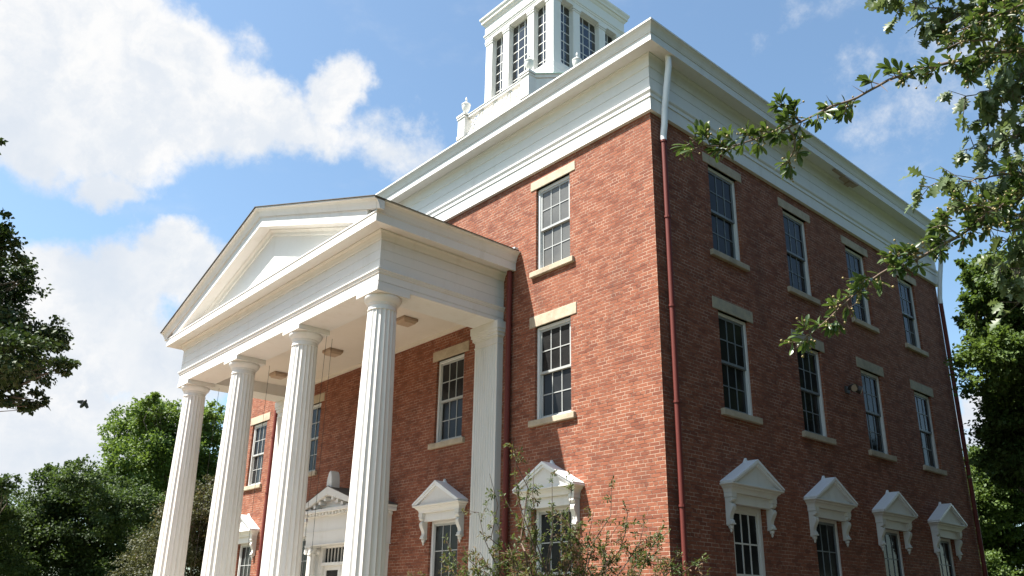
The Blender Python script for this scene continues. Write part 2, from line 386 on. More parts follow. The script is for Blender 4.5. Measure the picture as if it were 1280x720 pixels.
# pedimented hood of the ground-floor windows (local: wall plane y=0, outward -y, z=0 at the head of the opening)
def make_hood():
    hw = .835; d = .285; ze = .34; za = .84            # eave half width, depth, eave height, apex height
    b = MB()
    b.box(-.62, .62, -.10, .01, -.015, .17)            # frieze board
    hc = [lambda e: (.74+e, .01), lambda e: (.74+e, -.165-e), lambda e: (-.74-e, -.165-e), lambda e: (-.74-e, .01)]
    b.sweep([(-.3, .17), (.0, .17), (.004, .19), (.012, .215), (.03, .245), (.055, .265), (.065, .27), (.065, .285), (.10, .30), (.118, .312), (.118, ze-.004), (-.3, ze-.004)], hc, False)
    o = obj('window_hood', b, WHITE, None, local=True, bevel=.004)
    t = MB(); k = (za-ze)/hw
    t.extr([(-hw+.12, ze+.001), (hw-.12, ze+.001), (0, za-.12*k-.03)], 1, -d+.06, .0); obj('tympanum', t, WHITE, o, local=True)
    rf = MB(); th = .05
    for s in (-1, 1):
        A = [(0, za-th-.01), (s*hw, ze-.0+.002), (s*(hw+.012), ze+.03), (0, za)]
        rf.extr(A, 1, -d-.015, .0)
        A2 = [(0, za-th-.06), (s*(hw-.10), ze+.004), (s*(hw-.02), ze+.004), (0, za-th-.012)]
        rf.extr(A2, 1, -d+.012, -.001)
    rf.extr([(-.06, za-.03), (.06, za-.03), (.0, za+.055)], 1, -.05, .0)
    obj('hood_roof', rf, METAL, o, local=True)
    # scrolled brackets with drop pendants
    prof = [(0, .09), (-.165, .09), (-.17, .05), (-.14, .012), (-.095, .0), (-.135, -.025), (-.158, -.065), (-.150, -.11), (-.118, -.17), (-.085, -.23), (-.075, -.29), (-.102, -.33), (-.108, -.36), (-.098, -.385), (-.075, -.395), (-.06, -.41), (0, -.41)]
    for s in (-1, 1):
        br = MB(); x = s*.665
        br.extr(prof, 0, x-.056, x+.056)
        br.box(x-.075, x+.075, -.172, .002, .092, .169)
        br.box(x-.066, x+.066, -.118, .002, -.388, -.362)
        for q in (-1, 1):
            for (yy, zz, rr) in ((-.115, .045, .034), (-.072, -.335, .024)):
                br.loft([[(x+q*xx, yy+rr*math.cos(2*math.pi*k/14), zz+rr*math.sin(2*math.pi*k/14)) for k in range(14)] for xx in (.05, .07)])
        br.lathe([(.008, -.53), (.02, -.51), (.026, -.485), (.018, -.475), (.04, -.455), (.046, -.43), (.05, -.412)], x, -.055, 12)
        obj('bracket', br, WHITE2, o, local=True)
    return o
hood0 = None
def hood(loc, rz):
    global hood0
    if hood0 is None: hood0 = make_hood(); o = hood0
    else: o = copy_tree(hood0)
    put(o, loc, rz)
for i, (x, zs, zt, st) in enumerate(frontwins):
    kind = 'front' if st == 3 else ('porch' if -15 < x < -4 else 'mid')
    put(window(zt-zs, {3: .221, 2: .252, 1: 0}[st], kind), (x, 0, zs), 0)
    if st == 1: hood((x, 0, zt), 0)
for i, y in enumerate(colsS):
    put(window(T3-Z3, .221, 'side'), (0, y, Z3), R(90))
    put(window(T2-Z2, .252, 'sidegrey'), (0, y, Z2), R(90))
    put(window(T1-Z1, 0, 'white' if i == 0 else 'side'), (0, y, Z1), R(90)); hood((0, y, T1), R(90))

# ------------------------------------------------------------------ portico
def por(yw): return [lambda e: (XR+e, yw), lambda e: (XR+e, -P-e), lambda e: (XRL-e, -P-e), lambda e: (XRL-e, yw)]
pw = por(-.003)
m = MB(); m.sweep([(-.77, -2.905), (-.77, -3.253), (0, -3.253), (0, -3.178), (-.012, -3.174), (-.012, -3.164), (0, -3.16), (0, -3.005), (.02, -2.995), (.02, -2.975), (.032, -2.965), (.032, -2.94), (.05, -2.93), (.05, -2.905)], pw, False)
ent = obj('entablature', m, WHITE, bld)
m = MB(); m.sweep([(-.3, -2.90), (-.008, -2.90), (-.008, -2.692), (-.015, -2.690), (-.015, -2.684), (-.008, -2.682), (-.008, -2.477), (-.015, -2.475), (-.015, -2.470), (-.008, -2.468), (-.008, -2.27), (-.3, -2.27)], pw, False); obj('frieze', m, WHITE, ent)
m = MB(); m.sweep([(-.3, -2.265), (.0, -2.265), (.01, -2.25), (.02, -2.20), (.045, -2.145), (.075, -2.115), (.085, -2.11), (.085, -2.09), (-.3, -2.09)], pw, False); obj('bed_moulding', m, WHITE, ent)
m = MB(); m.sweep([(-.3, -2.085), (.10, -2.085), (.375, -2.125), (.385, -2.125), (.385, -1.94), (.40, -1.935), (.40, -1.905), (-.3, -1.86)], pw, False); obj('corona', m, WHITE, ent)
crown = [(.36, -1.903), (.402, -1.903), (.41, -1.88), (.425, -1.83), (.455, -1.775), (.49, -1.745), (.505, -1.735), (.533, -1.73), (.533, -1.70), (.36, -1.70)]
for s in (1, -1):
    m = MB(); x = XR if s > 0 else XRL
    m.loft([[(x+s*e, -P-e, z) for e, z in crown], [(x+s*e, -.004, z) for e, z in crown]]); obj('eave_gutter', m, WHITE, ent)
# pediment
ZAP, SL = .242, .335
def zr(dx): return ZAP-SL*dx
ped = MB(); ped.extr([(XRL+.05, -1.87), (XR-.05, -1.87), (XC, zr(0)-.45)], 1, -P+.012, -P+.09)
ped = obj('pediment', ped, WHITE, bld)
def rake(name, prof, dend, mat):
    """prof: closed polygon of (forward offset, drop below roof line); runs from ridge to dend on both slopes"""
    for s in (1, -1):
        m = MB(); rings = []
        for dx in (0, dend): rings.append([(XC+s*dx, -P-o, zr(dx)-q) for o, q in prof])
        m.loft(rings); obj(name, m, mat, ped)
rake('raking_crown', [(.30, .02), (.53, .02), (.53, .05), (.505, .055), (.49, .065), (.455, .10), (.425, .16), (.41, .21), (.402, .235), (.30, .235)], HALF+.533, WHITE)
rake('raking_corona', [(-.02, .24), (.385, .24), (.385, .255), (.37, .262), (.37, .50), (.35, .505), (.09, .48), (-.02, .48)], HALF+.01, WHITE)
rake('raking_bed_moulding', [(-.02, .483), (.085, .483), (.085, .50), (.05, .53), (.03, .56), (.02, .62), (.012, .64), (-.02, .64)], HALF-.1, WHITE)
m = MB(); 
for s in (1, -1):
    A = [(XC, ZAP), (XC+s*(HALF+.56), zr(HALF+.56)), (XC+s*(HALF+.56), zr(HALF+.56)-.014), (XC, ZAP-.013)]
    m.extr(A, 1, -P-.56, -.06)
obj('portico_roof', m, SHINGLE, bld)
m = MB(); m.extr([(0, 0), (.16, .03), (.2, .09), (.05, .10)], 1, -.16, -.05)
m.v = [(x+XR+.33, y, z-1.72) for x, y, z in m.v]; obj('roof_flashing', m, METAL, bld)
m = MB(); m.box(XRL+.76, XR-.76, -P+.76, -.004, -2.93, -2.89); obj('portico_ceiling', m, CREAM, bld)
m = MB(); m.box(XRL+.78, XR-.78, -.06, -.003, -3.02, -2.932); obj('ceiling_moulding', m, CREAM, bld)
# columns
def column_mb():
    NF, SEG = 20, 8
    zt, zb = -3.66, ZF; rt, rb = .290, .405
    rings = []
    nz = 18
    for i in range(nz+1):
        t = i/nz; z = zb+(zt-zb)*t
        r = rb+(rt-rb)*(t+.10*math.sin(math.pi*t)*(-1)) 
        ring = []
        for k in range(NF*SEG):
            ph = (k % SEG)/SEG
            dep = math.sin(math.pi*ph)**.8*.065*r if ph > 0 else 0
            a = 2*math.pi*k/(NF*SEG)
            ring.append(((r-dep)*math.cos(a), (r-dep)*math.sin(a), z))
        rings.append(ring)
    b = MB().loft(rings); return b
XS = [-14.42, -11.20, -7.93, -4.71]; YC = 2.90
for i, x in enumerate(XS):
    if i == 0:
        c = obj('column', column_mb(), WHITE, bld, lift=0, local=True, smooth=35)
        k = MB().lathe([(.285, -3.665), (.297, -3.665), (.297, -3.64), (.286, -3.635), (.286, -3.56), (.30, -3.555), (.30, -3.54), (.308, -3.535), (.308, -3.52), (.335, -3.49), (.362, -3.455), (.378, -3.42), (.383, -3.395), (.375, -3.372), (.34, -3.37)], 0, 0, 48)
        obj('capital', k, WHITE, c, local=True, smooth=40)
        obj('abacus', MB().box(-.392, .392, -.392, .392, -3.37, -3.255), WHITE, c, local=True, bevel=.006)
        c0 = c
    else: c = copy_tree(c0, bld)
    c.location = Vector((x, -YC, H))-bld.location
# wall pilasters (antae)
for s in (1, -1):
    xa, xb = (XR-.78, XR) if s > 0 else (XRL, XRL+.78)
    m = MB(); n = 9; pts = [(xa, 0.), (xa, -.165)]
    fw = (xb-xa-.08)/n
    for k in range(n):
        x0 = xa+.04+k*fw
        pts += [(x0+.012, -.165), (x0+.025, -.152), (x0+fw/2, -.146), (x0+fw-.025, -.152), (x0+fw-.012, -.165)]
    pts += [(xb, -.165), (xb, 0.)]
    m.extr(pts, 2, ZF, -3.75)
    pl = obj('pilaster', m, WHITE, bld)
    m = MB()
    for (e, a, b) in ((.012, -3.75, -3.72), (.0, -3.72, -3.60), (.02, -3.60, -3.575), (.045, -3.575, -3.50), (.07, -3.50, -3.42), (.085, -3.42, -3.255)):
        m.box(xa-e, xb+e, -.165-e, -.003, a, b)
    obj('capital', m, WHITE, pl)
# porch floor and steps
m = MB(); m.box(XRL-.5, XR+.5, -P-.55, -.075, -11.2, ZF); obj('porch_floor', m, LIME, bld)
m = MB()
for k in range(4): m.box(XRL-.3, XR+.3, -P-.55-.34*(k+1), -P-.55-.34*k-.002, -11.2, ZF-.14*(k+1))
obj('steps', m, LIME, bld)

# ------------------------------------------------------------------ doorway under the portico
dw = MB(); YD = -.90; DH = 1.24
dw.box(XC-DH, XC+DH, YD, -.003, -7.80, -7.14); 
door = obj('doorway', dw, WHITE, bld)
m = MB(); m.box(XC-DH-.012, XC+DH+.012, YD-.012, -.003, -7.50, -7.475); m.box(XC-DH-.03, XC+DH+.03, YD-.03, -.003, -7.82, -7.802); obj('fascia_moulding', m, WHITE, door)
m = MB(); m.box(XC-DH-.20, XC+DH+.20, YD-.20, -.003, -7.06, -6.98); m.box(XC-DH-.04, XC+DH+.04, YD-.04, -.003, -7.138, -7.062); obj('cornice', m, WHITE, door, bevel=.01)
nd = 18
for k in range(nd):
    x = XC-DH-.1+(2*DH+.2)*k/(nd-1); obj('dentil', MB().box(x-.035, x+.035, YD-.15, YD-.042, -7.125, -7.063), WHITE, door)
for k in range(7):
    y = YD-.05+.13*k
    for s in (1, -1): obj('dentil', MB().box(*sorted((XC+s*(DH+.042), XC+s*(DH+.15))), y, y+.07, -7.125, -7.063), WHITE, door)
zpe, zpa = -6.978, -6.50; hwp = DH+.2; ks = (zpa-zpe)/hwp
m = MB(); m.extr([(XC-hwp+.1, zpe), (XC+hwp-.1, zpe), (XC, zpa-.1)], 1, YD, -.004); obj('tympanum', m, WHITE, door)
for s in (1, -1):
    m = MB(); m.extr([(XC, zpa-.15), (XC+s*(hwp-.2), zpe+.002), (XC+s*hwp, zpe+.002), (XC+s*(hwp+.02), zpe+.05), (XC, zpa+.045)], 1, YD-.21, -.005); 
    for k in range(5):
        q = .18+.24*k; zz = zpa-.152-ks*q
        m.box(*sorted((XC+s*(q-.05), XC+s*(q+.05))), YD-.16, YD-.003, zz-.06-ks*.05, zz+.01)
    obj('raking_cornice', m, WHITE, door)
m = MB()
for s in (1, -1): m.extr([(XC, zpa+.047), (XC+s*(hwp+.03), zpe+.052), (XC+s*(hwp+.03), zpe+.066), (XC, zpa+.061)], 1, YD-.215, -.006)
obj('pediment_roof', m, SHINGLE, door)
m = MB(); m.extr([(XC-.125, zpa-.03), (XC+.125, zpa-.03), (XC+.12, zpa+.16), (XC+.10, zpa+.28), (XC+.055, zpa+.385), (XC, zpa+.44), (XC-.055, zpa+.385), (XC-.10, zpa+.28), (XC-.12, zpa+.16)], 1, YD-.18, YD+.06); obj('acroterion', m, GREYW, door, bevel=.02)
for s in (1, -1):
    m = MB(); cx, cy = XC+s*1.07, YD+.10
    m.lathe([(.15, ZF), (.15, ZF+.06), (.13, ZF+.1), (.12, ZF+.14), (.115, ZF+.2), (.098, -8.04), (.11, -8.03), (.11, -8.0), (.09, -7.98)], cx, cy, 28)
    col = obj('doorway_column', m, WHITE, door, smooth=40)
    m = MB(); m.box(cx-.15, cx+.15, cy-.13, cy+.13, -7.86, -7.822)
    m.box(cx-.12, cx+.12, cy-.10, cy+.10, -7.98, -7.862)
    for q in (-1, 1):
        for yy in (cy-.125, cy+.05):
            ring = lambda r, y: [(cx+q*.115+r*math.cos(2*math.pi*k/16), y, -7.945+r*math.sin(2*math.pi*k/16)) for k in range(16)]
            m.loft([ring(.075, yy), ring(.075, yy+.07)]); m.loft([ring(.035, yy-.012), ring(.035, yy-.001)])
    obj('ionic_capital', m, WHITE, door)
    m = MB(); m.box(*sorted((XC+s*.93, XC+s*1.20)), YD+.24, -.003, ZF, -7.823); m.box(*sorted((XC+s*.91, XC+s*1.22)), YD+.22, -.004, -8.0, -7.95); obj('door_pier', m, WHITE, door)
dy = YD+.30
m = MB(); m.box(XC-.925, XC-.80, dy-.04, dy+.16, ZF, -7.823); m.box(XC+.80, XC+.925, dy-.04, dy+.16, ZF, -7.823); m.box(XC-.798, XC+.798, dy-.04, dy+.16, -7.87, -7.823); m.box(XC-.798, XC+.798, dy-.06, dy+.14, -8.29, -8.22); obj('door_frame', m, WHITE, door)
m = MB()
for k in range(1, 10): x = XC-.798+1.596*k/10; m.box(x-.009, x+.009, dy+.02, dy+.045, -8.219, -7.872)
obj('transom_bars', m, WHITE, door)
obj('transom_pane', MB().box(XC-.798, XC+.798, dy+.05, dy+.056, -8.219, -7.872), GLASS, door)
for s in (1, -1):
    a, b = sorted((XC+s*.006, XC+s*.795)); m = MB()
    m.box(a, a+.11, dy+.03, dy+.08, ZF+.01, -8.292); m.box(b-.11, b, dy+.03, dy+.08, ZF+.01, -8.292); m.box(a+.11, b-.11, dy+.03, dy+.08, -8.40, -8.292); m.box(a+.11, b-.11, dy+.03, dy+.08, ZF+.01, ZF+.35)
    leaf = obj('door_leaf', m, WHITE, door); obj('door_pane', MB().box(a+.11, b-.11, dy+.05, dy+.056, ZF+.35, -8.40), GLASS, door)

# ------------------------------------------------------------------ cupola
HQ = 1.835; cq = rect(XC-HQ, XC+HQ, YQ-HQ, YQ+HQ)
m = MB(); m.sweep([(-.4, 6.2), (.16, 6.2), (.16, 7.55), (.13, 7.60), (.13, 7.72), (.09, 7.78), (.09, 7.98), (.06, 8.0), (.06, 8.05), (.03, 8.10), (.03, 8.16), (-.4, 8.16)], cq, True)
cup = obj('cupola', m, WHITE, bld)
m = MB(); m.box(XC-HQ+.2, XC+HQ-.2, YQ-HQ+.2, YQ+HQ-.2, 8.0, 8.05); obj('cupola_floor', m, WHITE2, cup)
m = MB(); m.sweep([(-.45, 10.9), (.0, 10.9), (.0, 11.05), (.02, 11.06), (.02, 11.12), (.05, 11.14), (.05, 11.19), (.01, 11.2), (.01, 11.58), (.03, 11.60), (.06, 11.64), (.07, 11.70), (.12, 11.72), (.12, 11.80), (.135, 11.82), (.17, 11.88), (.18, 11.95), (-.45, 12.0)], cq, True); obj('cupola_cornice', m, WHITE, cup)
m = MB(); m.box(XC-HQ+.3, XC+HQ-.3, YQ-HQ+.3, YQ+HQ-.3, 10.92, 10.98); obj('cupola_ceiling', m, WHITE2, cup)
m = MB(); m.loft([[(XC-1.9, YQ-1.9, 11.98), (XC+1.9, YQ-1.9, 11.98), (XC+1.9, YQ+1.9, 11.98), (XC-1.9, YQ+1.9, 11.98)], [(XC-.2, YQ-.2, 12.6), (XC+.2, YQ-.2, 12.6), (XC+.2, YQ+.2, 12.6), (XC-.2, YQ+.2, 12.6)]]); obj('cupola_roof', m, SHINGLE, cup)
def post(x0, x1, y0, y1):
    m = MB(); m.box(x0, x1, y0, y1, 8.16, 10.9); m.box(x0-.02, x1+.02, y0-.02, y1+.02, 8.161, 8.24); m.box(x0-.025, x1+.025, y0-.025, y1+.025, 10.72, 10.78); m.box(x0-.04, x1+.04, y0-.04, y1+.04, 10.80, 10.898)
    obj('post', m, WHITE, cup, bevel=.008)
cw = .37
for sx in (-1, 1):
    for sy in (-1, 1):
        xs = sorted((XC+sx*(HQ-.03), XC+sx*(HQ-.03-cw))); ys = sorted((YQ+sy*(HQ-.03), YQ+sy*(HQ-.03-cw))); post(*xs, *ys)
ip = .66; iw = .165
def cwin(face):
    # face: 0 front(-y) 1 right(+x) 2 back 3 left ; build for the front and rotate
    spans = [(-HQ+.4, -ip-iw), (-ip+iw, ip-iw), (ip+iw, HQ-.4)]
    a = face*math.pi/2
    def rot(mb):
        mb.v = [(XC+x*math.cos(a)-y*math.sin(a), YQ+x*math.sin(a)+y*math.cos(a), z) for x, y, z in mb.v]; return mb
    for (x0, x1), n in zip(spans, (2, 3, 2)):
        m = MB(); y0, y1 = -HQ+.20, -HQ+.24
        m.box(x0, x0+.022, y0, y1, 8.17, 10.895); m.box(x1-.022, x1, y0, y1, 8.17, 10.895); m.box(x0+.022, x1-.022, y0, y1, 8.17, 8.22); m.box(x0+.022, x1-.022, y0, y1, 10.85, 10.895)
        for k in range(1, n): x = x0+(x1-x0)*k/n; m.box(x-.012, x+.012, y0+.005, y1-.005, 8.22, 10.85)
        for k in range(1, 7): z = 8.17+2.72*k/7; m.box(x0+.022, x1-.022, y0+.008, y1-.008, z-.012, z+.012)
        o = obj('cupola_window', rot(m), WHITE, cup)
        obj('cupola_pane', rot(MB().box(x0+.03, x1-.03, -HQ+.218, -HQ+.222, 8.2, 10.87)), CLEAR, cup)
    for s in (-1, 1):
        cx, cy = s*ip, -HQ+.03+.165
        x = XC+cx*math.cos(a)-cy*math.sin(a); y = YQ+cx*math.sin(a)+cy*math.cos(a); post(x-iw, x+iw, y-iw, y+iw)
for fc in range(4): cwin(fc)
# octagonal balustraded deck round the cupola
A8, B8 = 1.65, 2.75
octa = [(A8, -B8), (B8, -A8), (B8, A8), (A8, B8), (-A8, B8), (-B8, A8), (-B8, -A8), (-A8, -B8)]
oc = lambda r, z: [(XC+x*r, YQ+y*r, z) for x, y in octa]
m = MB(); m.loft([oc(1.0, 3.5), oc(1.0, 6.25)]); drum = obj('balustrade', m, WHITE, bld)
for i, (x, y) in enumerate(octa):
    px, py = XC+x, YQ+y; m = MB()
    m.box(px-.19, px+.19, py-.19, py+.19, 6.2, 7.08); m.box(px-.215, px+.215, py-.215, py+.215, 6.2, 6.35); m.box(px-.22, px+.22, py-.22, py+.22, 7.0, 7.05); m.box(px-.235, px+.235, py-.235, py+.235, 7.085, 7.17); m.box(px-.17, px+.17, py-.17, py+.17, 7.172, 7.2)
    pd = obj('pedestal', m, WHITE, drum, bevel=.008)
    m = MB(); m.lathe([(.11, 7.2), (.11, 7.235), (.06, 7.255), (.045, 7.31), (.06, 7.35), (.115, 7.43), (.145, 7.54), (.15, 7.62), (.165, 7.635), (.165, 7.665), (.12, 7.685), (.095, 7.73), (.05, 7.76), (.025, 7.78), (.022, 7.84), (.04, 7.87), (.03, 7.91), (.008, 7.98)], px, py, 24); obj('urn', m, WHITE, drum, smooth=40)
    nx, ny = octa[(i+1) % 8]; q = np.array([px, py]); r = np.array([XC+nx, YQ+ny]); d = r-q; ln = np.linalg.norm(d); d /= ln; nn = np.array([-d[1], d[0]])
    def bar(mb, s0, z0, s1, z1, th, wd):
        # bar in the vertical plane between two pedestals, from (s0,z0) to (s1,z1)
        v = np.array([s1-s0, z1-z0]); v = v/np.linalg.norm(v); t = np.array([-v[1], v[0]])*th/2
        pts = [(s0+t[0], z0+t[1]), (s1+t[0], z1+t[1]), (s1-t[0], z1-t[1]), (s0-t[0], z0-t[1])]
        mb.loft([[(q[0]+d[0]*s+nn[0]*w_, q[1]+d[1]*s+nn[1]*w_, z) for s, z in pts] for w_ in (-wd/2, wd/2)])
    m = MB(); bar(m, .19, 7.04, ln-.19, 7.04, .09, .16); bar(m, .19, 7.098, ln-.19, 7.098, .028, .20); obj('top_rail', m, WHITE, drum); m = MB(); bar(m, .19, 6.33, ln-.19, 6.33, .08, .14); obj('bottom_rail', m, WHITE, drum)
    if i % 2 == 0:
        m = MB(); bar(m, .19, 6.66, ln-.19, 6.66, .6, .10); obj('solid_panel', m, WHITE, drum)
        m = MB(); bar(m, .0, 7.122, ln, 7.122, .014, .26); obj('panel_cap', m, COPPER, drum)
    else:
        m = MB(); n = max(2, int(round((ln-.38)/.72))); cw_ = (ln-.38)/n
        for k in range(n):
            s0 = .19+k*cw_; bar(m, s0+.01, 6.37, s0+cw_-.01, 7.0, .035, .05); bar(m, s0+.01, 7.0, s0+cw_-.01, 6.37, .035, .045); 
            bar(m, s0+cw_*.5-.16, 6.685, s0+cw_*.5, 6.9, .03, .04); bar(m, s0+cw_*.5, 6.9, s0+cw_*.5+.16, 6.685, .03, .04); bar(m, s0+cw_*.5+.16, 6.685, s0+cw_*.5, 6.47, .03, .04); bar(m, s0+cw_*.5, 6.47, s0+cw_*.5-.16, 6.685, .03, .04)
            if k: bar(m, s0, 6.37, s0, 7.0, .03, .055)
        obj('lattice_panel', m, WHITE, drum)

# ------------------------------------------------------------------ rainwater pipes
def sqpipe(path, w_, mat, parent, name):
    m = MB()
    for k in range(len(path)-1):
        m.tube([path[k], path[k+1]], w_, 4 if False else 10)
    for p in path[1:-1]: m.ball(p, w_*1.02, 10, 6)
    return obj(name, m, mat, parent, smooth=50)
def strap(pipe, x, y, z, r):
    m = MB().lathe([(r, z-.02), (r+.012, z-.02), (r+.012, z+.02), (r, z+.02)], x, y, 12); obj('strap', m, pipe.data.materials[0], pipe)
pp = sqpipe([(.11, .24, -.52), (.11, .24, -10.9)], .058, REDP, bld, 'downpipe')
for z in (-.55, -2.2, -4.0, -5.8, -7.6, -9.3): strap(pp, .11, .24, z, .058)
sqpipe([(.33, .235, 1.32), (.33, .235, 1.08), (.175, .24, .15), (.15, .24, -.2), (.11, .24, -.42), (.11, .24, -.53)], .066, METAL, pp, 'upper_pipe')
for x in (-4.06, 2*XC+4.06):
    p2 = sqpipe([(x, -.085, -2.13), (x, -.085, -10.9)], .062, REDP, bld, 'downpipe')
    for z in (-2.6, -4.3, -6.0, -7.7, -9.2): strap(p2, x, -.085, z, .062)
p3 = sqpipe([(.09, L-.06, -.52), (.09, L-.06, -10.9)], .058, REDP, bld, 'downpipe')
sqpipe([(.33, L-.02, 1.32), (.33, L-.02, 1.08), (.16, L-.05, .15), (.09, L-.06, -.35), (.09, L-.06, -.53)], .064, METAL, p3, 'upper_pipe')

# ------------------------------------------------------------------ fittings
def ceiling_light(x, y, label):
    o = empty('ceiling_light', (x, y, H-3.06)); tag(o, label, 'ceiling light', 'ceiling lights under the portico')
    m = MB(); m.box(-.20, .20, -.20, .20, .055, .127); obj('housing', m, TAN, o, local=True, bevel=.008)
    m = MB(); m.loft([[(-.18, -.18, .055), (.18, -.18, .055), (.18, .18, .055), (-.18, .18, .055)], [(-.15, -.15, .0), (.15, -.15, .0), (.15, .15, .0), (-.15, .15, .0)]]); obj('diffuser', m, paint_t, o, local=True)
paint_t = paint('aged_diffuser', (.42, .31, .22), .5, .3)
ceiling_light(-12.80, -1.2, 'square brown ceiling light between the second and third columns from the left')
ceiling_light(-9.75, -1.2, 'square brown ceiling light just right of the third column from the left')
ceiling_light(-6.40, -1.2, 'square brown ceiling light beside the capital of the nearest column')
def cable(pts, label):
    m = MB().tube([(x, y, z) for x, y, z in pts], .005, 6); o = obj('cable', m, BLACKM, None, loc=(pts[-1][0], pts[-1][1], pts[-1][2]+H)); tag(o, label, 'cable', 'cables hanging behind the columns')
cable([(-7.60, -2.55, -3.37), (-7.70, -2.55, -6.5), (-7.75, -2.55, ZF+.01)], 'thin dark cable right of the third column from the left, the nearer of two')
cable([(-7.70, -2.35, -3.37), (-7.74, -2.35, -6.5), (-7.74, -2.35, ZF+.01)], 'thin dark cable close against the third column from the left, the farther of two')
cable([(-10.80, -2.40, -3.37), (-10.83, -2.40, -6.5), (-10.83, -2.40, ZF+.01)], 'thin dark cable behind the second column from the left')
cable([(-13.98, -2.40, -3.37), (-14.02, -2.40, -6.5), (-14.02, -2.40, ZF+.01)], 'thin dark cable against the trees behind the leftmost column')
fl = empty('floodlight', (0, 6.82, H-4.34)); tag(fl, 'small dark floodlight with twin lamps on the shaded brick side wall', 'floodlight')
m = MB(); m.box(.0, .05, -.08, .08, -.08, .08); m.tube([(.04, 0, 0), (.14, .0, .03)], .022, 8); obj('mount', m, BLACKM, fl, local=True)
for dy in (-.13, .14):
    m = MB().tube([(.10, dy*.3, .03), (.15, dy*.7, .03), (.22, dy, .0), (.28, dy*1.25, -.03)], [.03, .05, .085, .10], 14); obj('lamp_head', m, BLACKM, fl, local=True)
    m = MB().tube([(.27, dy*1.22, -.026), (.285, dy*1.27, -.032)], [.085, .085], 14); obj('lens', m, paint_t, fl, local=True)

# ------------------------------------------------------------------ ground
m = MB(); n = 24; S = 900
m.add([(-S, -S, 0), (S, -S, 0), (S, S, 0), (-S, S, 0)], [(0, 1, 2, 3)]); g = obj('lawn', m, GRASS, lift=0); g['kind'] = 'structure'
m = MB(); m.box(XRL-7, -.2, -P-17, -P-1.93, -.05, .03); m.box(XC-1.6, XC+1.6, -60, -P-17.002, -.05, .03); g = obj('path', m, CONC, lift=0); g['kind'] = 'structure'  # unseen forecourt, sized and coloured to bounce warm light onto the portico

m = MB(); m.box(.35, 12.5, -7.5, L+5, -.05, .05); g = obj('unseen_dark_ground', m, DARK_GROUND, lift=0); g['kind'] = 'structure'  # unseen dark sheet, added to cut light bouncing onto the side wall

# ------------------------------------------------------------------ vegetation
def tmpl(stations, curl=.15, fold=.25):
    vs = []; fs = []
    for t, w_ in stations: vs += [(-w_, t, fold*w_-curl*t*t), (0, t, -curl*t*t), (w_, t, fold*w_-curl*t*t)]
    for i in range(len(stations)-1):
        a = i*3; fs += [(a, a+1, a+4, a+3), (a+1, a+2, a+5, a+4)]
    return np.array(vs, float), fs
T_LEAF = (np.array([(0, 0, 0), (.36, .48, .10), (0, 1, -.06), (-.36, .48, .10)], float), [(0, 1, 2), (0, 2, 3)])
T_OAK = tmpl([(0, .015), (.14, .05), (.26, .24), (.34, .09), (.48, .36), (.57, .11), (.72, .30), (.80, .09), (.92, .12), (1., .01)], .25)
T_OBO = tmpl([(0, .012), (.25, .07), (.55, .15), (.78, .155), (.93, .08), (1., .01)], .18, .35)
def leaf_mesh(name, pts, dirs, size, T, mat, parent, tint, up=.5):
    """pts Nx3 leaf bases, dirs Nx3 growth directions"""
    N = len(pts); V, Fc = T; k = len(V)
    d = dirs/(np.linalg.norm(dirs, axis=1, keepdims=True)+1e-9)
    rv = rng.normal(size=(N, 3)); rv[:, 2] = np.abs(rv[:, 2])+up
    x = np.cross(d, rv); x /= np.linalg.norm(x, axis=1, keepdims=True)+1e-9
    z = np.cross(x, d)
    s = size*rng.uniform(.65, 1.2, N)[:, None, None]
    co_ = pts[:, None, :]+s*(V[None, :, 0:1]*x[:, None, :]+V[None, :, 1:2]*d[:, None, :]+V[None, :, 2:3]*z[:, None, :])
    me = bpy.data.meshes.new(name); o = bpy.data.objects.new(name, me); C.objects.link(o)
    off = np.zeros(3)
    if parent is not None: o.parent = parent; off = np.array(wpos(parent))
    verts = (co_-off).reshape(-1, 3).astype(np.float32)
    me.vertices.add(len(verts)); me.vertices.foreach_set('co', verts.ravel())
    li = np.concatenate([np.array(f_) for f_ in Fc]); ls = np.array([len(f_) for f_ in Fc])
    loops = (li[None, :]+np.arange(N)[:, None]*k).ravel().astype(np.int32)
    sizes = np.tile(ls, N); starts = np.concatenate([[0], np.cumsum(sizes)[:-1]]).astype(np.int32)
    me.loops.add(len(loops)); me.loops.foreach_set('vertex_index', loops)
    me.polygons.add(len(sizes)); me.polygons.foreach_set('loop_start', starts)
    at_ = me.attributes.new('tint', 'FLOAT', 'POINT'); at_.data.foreach_set('value', np.repeat(np.clip(tint, 0, 1), k).astype(np.float32))
    me.update(calc_edges=True); me.validate(); me.materials.append(mat)
    return o
def bez(a, b, sag=0., n=6, jit=.0):
    a = np.array(a, float); b = np.array(b, float); ts = np.linspace(0, 1, n); ln = np.linalg.norm(b-a)
    p = a+(b-a)*ts[:, None]; p[:, 2] += sag*ln*np.sin(math.pi*ts)
    if jit: p[1:-1] += rng.normal(size=(n-2, 3))*jit*ln
    return p
